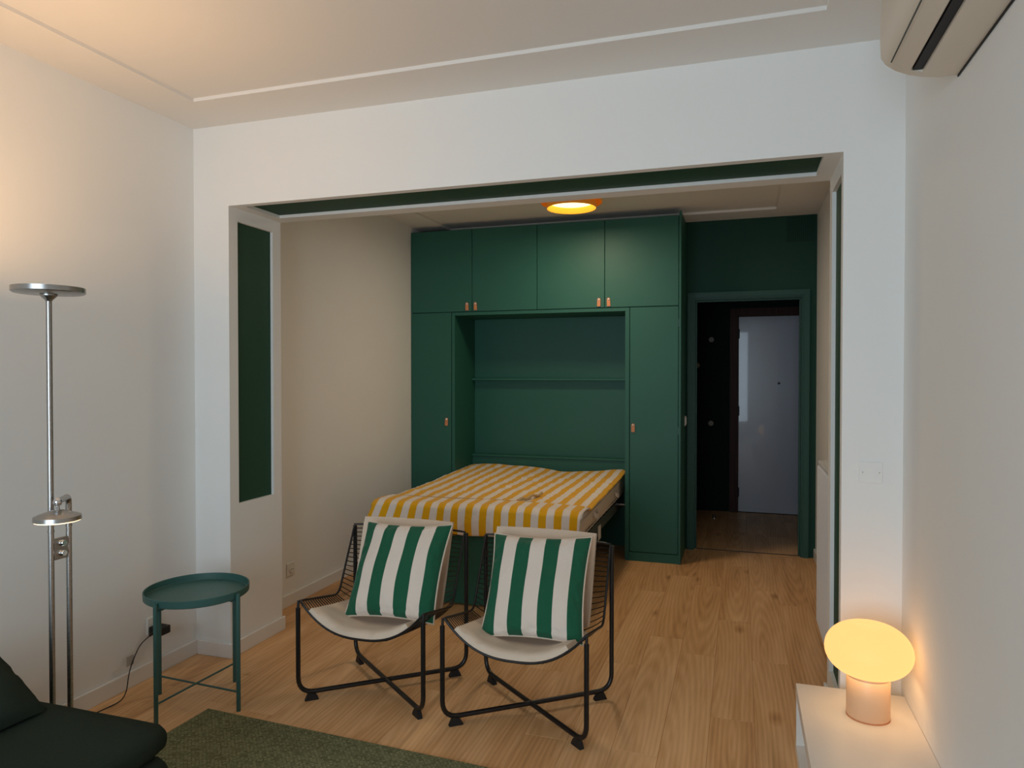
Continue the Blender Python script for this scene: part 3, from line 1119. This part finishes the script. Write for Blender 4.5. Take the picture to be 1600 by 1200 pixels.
MB().lathe([(0, -.014), (.010, -.0105), (.014, 0), (.010, .0105), (0, .014)], (.0845, -.044, 1.082), 18).build('ball_joint', M['chrome'], arm, 80)
MB().tube([(.0845, -.044, 1.074), (.087, -.0475, 1.048)], [.0053, .009], 10).build('head_stem', M['chrome'], arm, 60)
hc = (.087, -.0475, 1.035)
MB().lathe([(0, .023), (.018, .021), (.059, .007), (.068, .003), (.069, -.0105), (.066, -.0105), (0, -.009)], hc, 44).build('reading_head', M['steel'], arm, 40)
MB().lathe([(0, -.0097), (.065, -.0097), (.065, -.0145), (0, -.0145)], hc, 44).build('reading_lens', M['readglow'], arm, 40)
RB(-.005, .007, .008, .058, .871, .944, r=.002).build('switch_plate', M['steel'], lp, 40)
for z in (.926, .892):
    MB().lathe([(0, 0), (.0115, 0), (.0105, .012), (.009, .014), (0, .014)], (.007, .033, z), 20, Matrix.Rotation(math.pi / 2, 3, 'Y')).build('dimmer_knob', M['chrome'], lp, 40)
def disk(name, loc, energy, color, size, parent, rx, spread=180):
    l = bpy.data.lights.new(name, 'AREA')
    l.shape = 'DISK'
    l.size = size
    l.energy = energy
    l.color = color
    l.spread = math.radians(spread)
    o = bpy.data.objects.new(name, l)
    COL.objects.link(o)
    o.location = loc
    o.rotation_euler = (rx, 0, 0)
    o.parent = parent
    return o
disk('uplight', (0, 0, 1.789), 6.8, (1.0, .57, .25), .19, lp, math.pi, 180)

# charger, cable and socket by the left wall
so = thing('wall_socket', 'white wall socket behind the green side table', 'socket', (XL, 2.78, .255))
RB(0, .010, -.042, .042, -.042, .042, r=.004).build('cover_plate', M['plastic'], so, 40)
ad = thing('power_adapter', 'black plug-in power adapter in the wall behind the side table', 'adapter', (XL + .011, 2.775, .235))
RB(.0, .075, -.032, .032, -.020, .020, r=.005).build('housing', M['rubber'], ad, 40)
MB().tube([(.035, -.032, -.002), (.035, -.062, -.010)], [.008, .005], 8).build('strain_relief', M['rubber'], ad, 40)
cb = thing('power_cable', 'thin black cable hanging from the adapter to the floor', 'cable')
pts = [(XL + .046, 2.713, .225), (XL + .040, 2.66, .195), (XL + .036, 2.62, .13), (XL + .040, 2.595, .08), (XL + .06, 2.56, .02), (XL + .085, 2.50, .005), (XL + .08, 2.42, .004), (XL + .075, 2.34, .004), (XL + .10, 2.24, .004)]
sp = []
P4 = [Vector(p) for p in pts]
for i in range(len(P4) - 1):
    p0, p1, p2, p3 = P4[max(i - 1, 0)], P4[i], P4[i + 1], P4[min(i + 2, len(P4) - 1)]
    for k in range(6):
        t = k / 6
        sp.append(.5 * ((2 * p1) + (-p0 + p2) * t + (2 * p0 - 5 * p1 + 4 * p2 - p3) * t * t + (-p0 + 3 * p1 - 3 * p2 + p3) * t ** 3))
sp.append(P4[-1])
MB().tube(sp, .0024, 8).build('wire', M['rubber'], cb, 60)
RB(XL + .032, XL + .0335, 2.590, 2.632, .120, .165, r=.0005, seg=1).build('paper_tag', M['tagpaper'], cb)
w2 = thing('wall_socket', 'white wall socket low on the alcove wall beside the bed', 'socket', (XL, 3.905, .235))
RB(0, .010, -.040, .040, -.042, .042, r=.004).build('cover_plate', M['plastic'], w2, 40)
MB().lathe([(.0, .0), (.018, .0), (.019, .010), (.022, .010), (.022, .012), (.0, .0115)], (.004, 0, 0), 24, Matrix.Rotation(math.pi / 2, 3, 'Y')).build('socket_well', M['trim'], w2, 40)
for dy in (-.009, .009):
    MB().lathe([(0, 0), (.003, 0), (.003, .002), (0, .002)], (.0155, dy, 0), 10, Matrix.Rotation(math.pi / 2, 3, 'Y')).build('contact_hole', M['rubber'], w2)

# ------------------------------------------------------------------ sofa corner and rug
def soft_box(x0, x1, y0, y1, z0, z1, r, seed, amp=.006, cuts=14):
    bm = bmesh.new()
    bmesh.ops.create_cube(bm, size=2)
    bmesh.ops.subdivide_edges(bm, edges=bm.edges[:], cuts=cuts, use_grid_fill=True)
    hx, hy, hz = (x1 - x0) / 2, (y1 - y0) / 2, (z1 - z0) / 2
    c = Vector(((x0 + x1) / 2, (y0 + y1) / 2, (z0 + z1) / 2))
    for v in bm.verts:
        p = Vector((v.co.x * hx, v.co.y * hy, v.co.z * hz))
        q = Vector([max(-h + r, min(h - r, a)) for a, h in zip(p, (hx, hy, hz))])
        d = p - q
        if d.length > 1e-6:
            # map the cube shell onto a rounded box
            m = max(abs(d.x), abs(d.y), abs(d.z))
            p = q + d.normalized() * m
        p += p.normalized() * noise.noise(p * 4 + Vector((seed, 0, 0))) * amp
        v.co = p + c
    mb = MB()
    bm.verts.index_update()
    mb.add([tuple(v.co) for v in bm.verts], [tuple(v.index for v in f.verts) for f in bm.faces])
    bm.free()
    return mb
sf = thing('sofa', 'low dark green cloth sofa at the lower left edge', 'sofa', (0, 0, 0))
soft_box(-2.70, -1.560, -.35, 1.645, .10, .398, .05, 1.0, .004, 22).build('base_cushion', M['sofa'], sf, 60)
soft_box(-2.70, -1.580, -.35, 1.660, .388, .482, .044, 2.0, .005, 26).build('seat_cushion', M['sofa'], sf, 60)
for (x, y) in ((-2.6, 1.5), (-1.72, 1.5), (-2.6, -.2), (-1.72, -.2)):
    zl = .011 if (x > -2 and y > 1) else 0
    MB().lathe([(.022, zl), (.028, .105)], (x, y, 0), 16).build('leg', M['rubber'], sf, 40)
sc = thing('sofa_pillow', 'dark green pillow leaning on the sofa at the left edge', 'pillow', (-2.13, 1.335, .590))
sc.rotation_euler = (Matrix.Rotation(math.pi / 2, 3, 'Z') @ Matrix.Rotation(math.radians(-56), 3, 'X')).to_euler()
pillow_mesh(.50, .36, .14, 4.4, 30, .04).build('pillow_case', M['sofa'], sc, 175, fix=False)

rug = RB(-.85, .85, -.62, .62, 0, .010, r=.003, seg=2).build('rug', M['rug'], None, 40, loc=(-1.43, 1.905, .0))
rug.rotation_euler = (0, 0, math.radians(-2.6))
tag(rug, 'flat woven dark green rug in front of the armchairs', 'rug')

# ------------------------------------------------------------------ low console with mushroom lamp
KX0, KX1, KY0, KY1, KZ = .215, .601, 1.35, 3.012, .268
cs = thing('console', 'low white open console in the corner under the mushroom lamp', 'console')
RB(KX0, KX1, KY0, KY1, KZ - .045, KZ, r=.001, seg=1).build('top', M['white'], cs)
B(KX0, KX1, KY0, KY1, 0, .035).build('bottom', M['white'], cs)
for y in (KY0, 2.15, KY1 - .03):
    B(KX0 + .001, KX1, y, y + .03, .035, KZ - .045).build('upright', M['white'], cs)
B(KX1 - .012, KX1, KY0 + .03, 2.15, .035, KZ - .045).build('back_panel', M['white'], cs)
B(KX1 - .012, KX1, 2.18, KY1 - .03, .035, KZ - .045).build('back_panel', M['white'], cs)

tlm = thing('table_lamp', 'lit mushroom table lamp with opal shade on the white console', 'table lamp', (.442, 2.800, KZ))
MB().lathe([(0, 0), (.066, 0), (.070, .003), (.072, .006), (.072, .150), (.068, .156), (0, .156)], seg=48).build('base', M['lampbase'], tlm, 40)
MB().lathe([(.0705, .0), (.0728, .0), (.0728, .005), (.0705, .005)], seg=48, cap=False).build('base_ring', M['leather'], tlm, 40)
prof = []
for k in range(33):
    a = -math.pi / 2 + math.pi * k / 32
    r = .146 * math.cos(a) ** .80 if k not in (0, 32) else 0
    z = .238 + (.098 if a > 0 else .092) * math.sin(a)
    if a > 0:
        z -= .006 * math.exp(-(r / .035) ** 2)
    prof.append((max(r, 0), z))
MB().lathe(prof, seg=56, cap=False).build('shade', M['glow'], tlm, 170)

disk('shade_glow', (0, 0, .146), 0.27, (1.0, .70, .34), .27, tlm, 0.0)

# ------------------------------------------------------------------ air conditioner
ac = thing('air_conditioner', 'warm white split air conditioner high on the right wall', 'air conditioner', (0, 0, 0))
AY0, AY1 = 1.42, 2.375
AX = XR
body = [(AX, 2.372), (.545, 2.371), (.502, 2.379), (.500, 2.420), (.474, 2.424), (.470, 2.388), (.435, 2.405), (.410, 2.425), (.397, 2.446), (.394, 2.50), (.398, 2.62), (.415, 2.655), (.44, 2.665), (AX, 2.665)]
full = [(AX, 2.372), (.545, 2.371), (.502, 2.379), (.470, 2.388), (.435, 2.405), (.410, 2.425), (.397, 2.446), (.394, 2.50), (.398, 2.62), (.415, 2.655), (.44, 2.665), (AX, 2.665)]
MB().prism(body, 1, AY0 + .035, AY1 - .035).build('casing', M['acwhite'], ac, 30)
MB().prism(full, 1, AY1 - .035, AY1).build('end_cap', M['acwhite'], ac, 30)
MB().prism(full, 1, AY0, AY0 + .035).build('end_cap', M['acwhite'], ac, 30)
B(.4745, .4995, AY0 + .037, AY1 - .037, 2.386, 2.4195).build('air_outlet', M['slot'], ac)
MB().prism([(.468, 2.3860), (.4665, 2.3845), (.424, 2.4075), (.4255, 2.4095)], 1, AY0 + .05, AY1 - .05).build('louver', M['acwhite'], ac)
MB().prism([(.418, 2.4178), (.4165, 2.4180), (.4185, 2.4160), (.4200, 2.4162)], 1, AY0 + .036, AY1 - .036).build('front_seam', M['rail'], ac)
B(AX - .004, AX - .001, AY0, AY1, 2.366, 2.372).build('back_plate', M['slot'], ac)

# ------------------------------------------------------------------ radiator
rd = thing('radiator', 'white ribbed radiator on the right wall of the alcove', 'radiator', (0, 0, 0))
RX0, RX1, RY0, RY1 = .425, .525, 3.60, 4.46
RB(RX0 + .012, RX1, RY0, RY1, .075, .985, r=.02, seg=3).build('body', M['rad'], rd, 40)
nr = 20
for k in range(nr):
    y = RY0 + .028 + k * (RY1 - RY0 - .056) / (nr - 1)
    RB(RX0, RX0 + .04, y - .013, y + .013, .06, .972, r=.010, seg=2).build('rib', M['rad'], rd, 50)
RB(RX0 + .005, RX1, RY0, RY1, .972, .998, r=.010, seg=3).build('top_grille', M['rad'], rd, 50)
for y in (RY0 + .15, RY1 - .15):
    B(RX1, XA - .001, y - .015, y + .015, .75, .80).build('wall_bracket', M['rad'], rd)
    B(RX1, XA - .001, y - .015, y + .015, .20, .25).build('wall_bracket', M['rad'], rd)

# ------------------------------------------------------------------ ceiling lamp in the alcove
lc = (-1.155, 4.957, ZA + .018)
cl_ = thing('ceiling_lamp', 'golden double ring ceiling lamp glowing over the bed', 'ceiling lamp', lc)
def ring(r, z0, z1, th):
    return [(r, z1), (r, z0), (r - th, z0), (r - th, z1), (r, z1)]
MB().lathe([(.06, -.03), (.06, 0)], seg=24).build('canopy', M['brass'], cl_, 40)
MB().lathe(ring(.219, -.088, -.030, .003), seg=64, cap=False).build('outer_ring', M['brass'], cl_, 40)
sh = MB().lathe(ring(.178, -.128, -.032, .003), seg=64, cap=False).build('inner_shade', M['brass'], cl_, 40)
MB().lathe([(.1745, -.127), (.1745, -.045)], seg=64, cap=False).build('shade_lining', M['brassin'], sh, 40)
MB().lathe([(.05, -.030), (.218, -.030), (.218, -.033), (.05, -.033)], seg=64, cap=False).build('top_plate', M['brass'], cl_, 40)
MB().lathe([(0, -.088), (.150, -.088), (.172, -.074), (.172, -.066), (0, -.066)], seg=48).build('diffuser', M['bulb'], cl_, 40)
disk('ceiling_lamp_light', (0, 0, -.130), 12.5, (1.0, .80, .58), .32, cl_, 0.0)

# ------------------------------------------------------------------ small fixtures
bp_ = thing('blanking_plate', 'square white cover plate on the front of the right pillar', 'cover plate', (.489, YF, 1.112))
RB(-.041, .041, -.006, 0, -.041, .041, r=.002).build('plate', M['wall'], bp_, 40)
for sx in (-.03, .03):
    MB().lathe([(0, 0), (.003, 0), (.003, .001), (0, .001)], (sx, -.006, 0), 10, Matrix.Rotation(math.pi / 2, 3, 'X')).build('screw', M['nickel'], bp_)
ls = thing('light_switch', 'white light switch on the side of the right tall cabinet', 'switch', (-.444, 6.10, 1.105))
RB(0, .010, -.04, .04, -.04, .04, r=.003).build('cover_plate', M['plastic'], ls, 40)
B(.010, .014, -.025, .025, -.028, .028).build('rocker', M['plastic'], ls)
vg = thing('vent_grille', 'dark green perforated vent high on the end wall by the ceiling', 'vent', (.46, YB, 2.68))
g = MB()
for k in range(15):
    g.box(-.10 + k * .0143 - .0035, -.10 + k * .0143 + .0035, -.005, 0, -.10, .10)
    g.box(-.10, .10, -.004, 0, -.10 + k * .0143 - .0035, -.10 + k * .0143 + .0035)
go = g.build('grid_bars', M['greenwall'], vg)
go['kind'] = 'stuff'
B(-.105, .105, -.001, 0, -.105, .105).build('backing', M['hallwall'], vg)
for (x, z, lab) in ((-.303, 1.871, 'round pale coat hook high on the dark hall wall'), (-.305, .960, 'round pale coat hook low on the dark hall wall'), (-.452, 1.592, 'round pale coat hook half hidden by the doorway casing')):
    hk = thing('coat_hook', lab, 'hook', (x, HB, z), group='coat hooks in the hall')
    rx = Matrix.Rotation(math.pi / 2, 3, 'X')
    MB().lathe([(.010, 0), (.010, .035)], (0, 0, 0), 16, rx).build('stem', M['nickel'], hk, 40)
    MB().lathe([(0, .035), (.026, .035), (.029, .041), (.026, .047), (0, .049)], (0, 0, 0), 28, rx).build('knob', M['hook'], hk, 40)
ds = thing('door_stop', 'small black and steel door stop on the hall floor', 'door stop', (-.253, 7.60, 0))
MB().lathe([(0, 0), (.020, 0), (.020, .012), (.014, .016), (.014, .036), (0, .038)], seg=20).build('post', M['nickel'], ds, 40)
MB().lathe([(.0145, .018), (.019, .020), (.019, .030), (.0145, .032)], seg=20, cap=False).build('buffer_ring', M['rubber'], ds, 40)
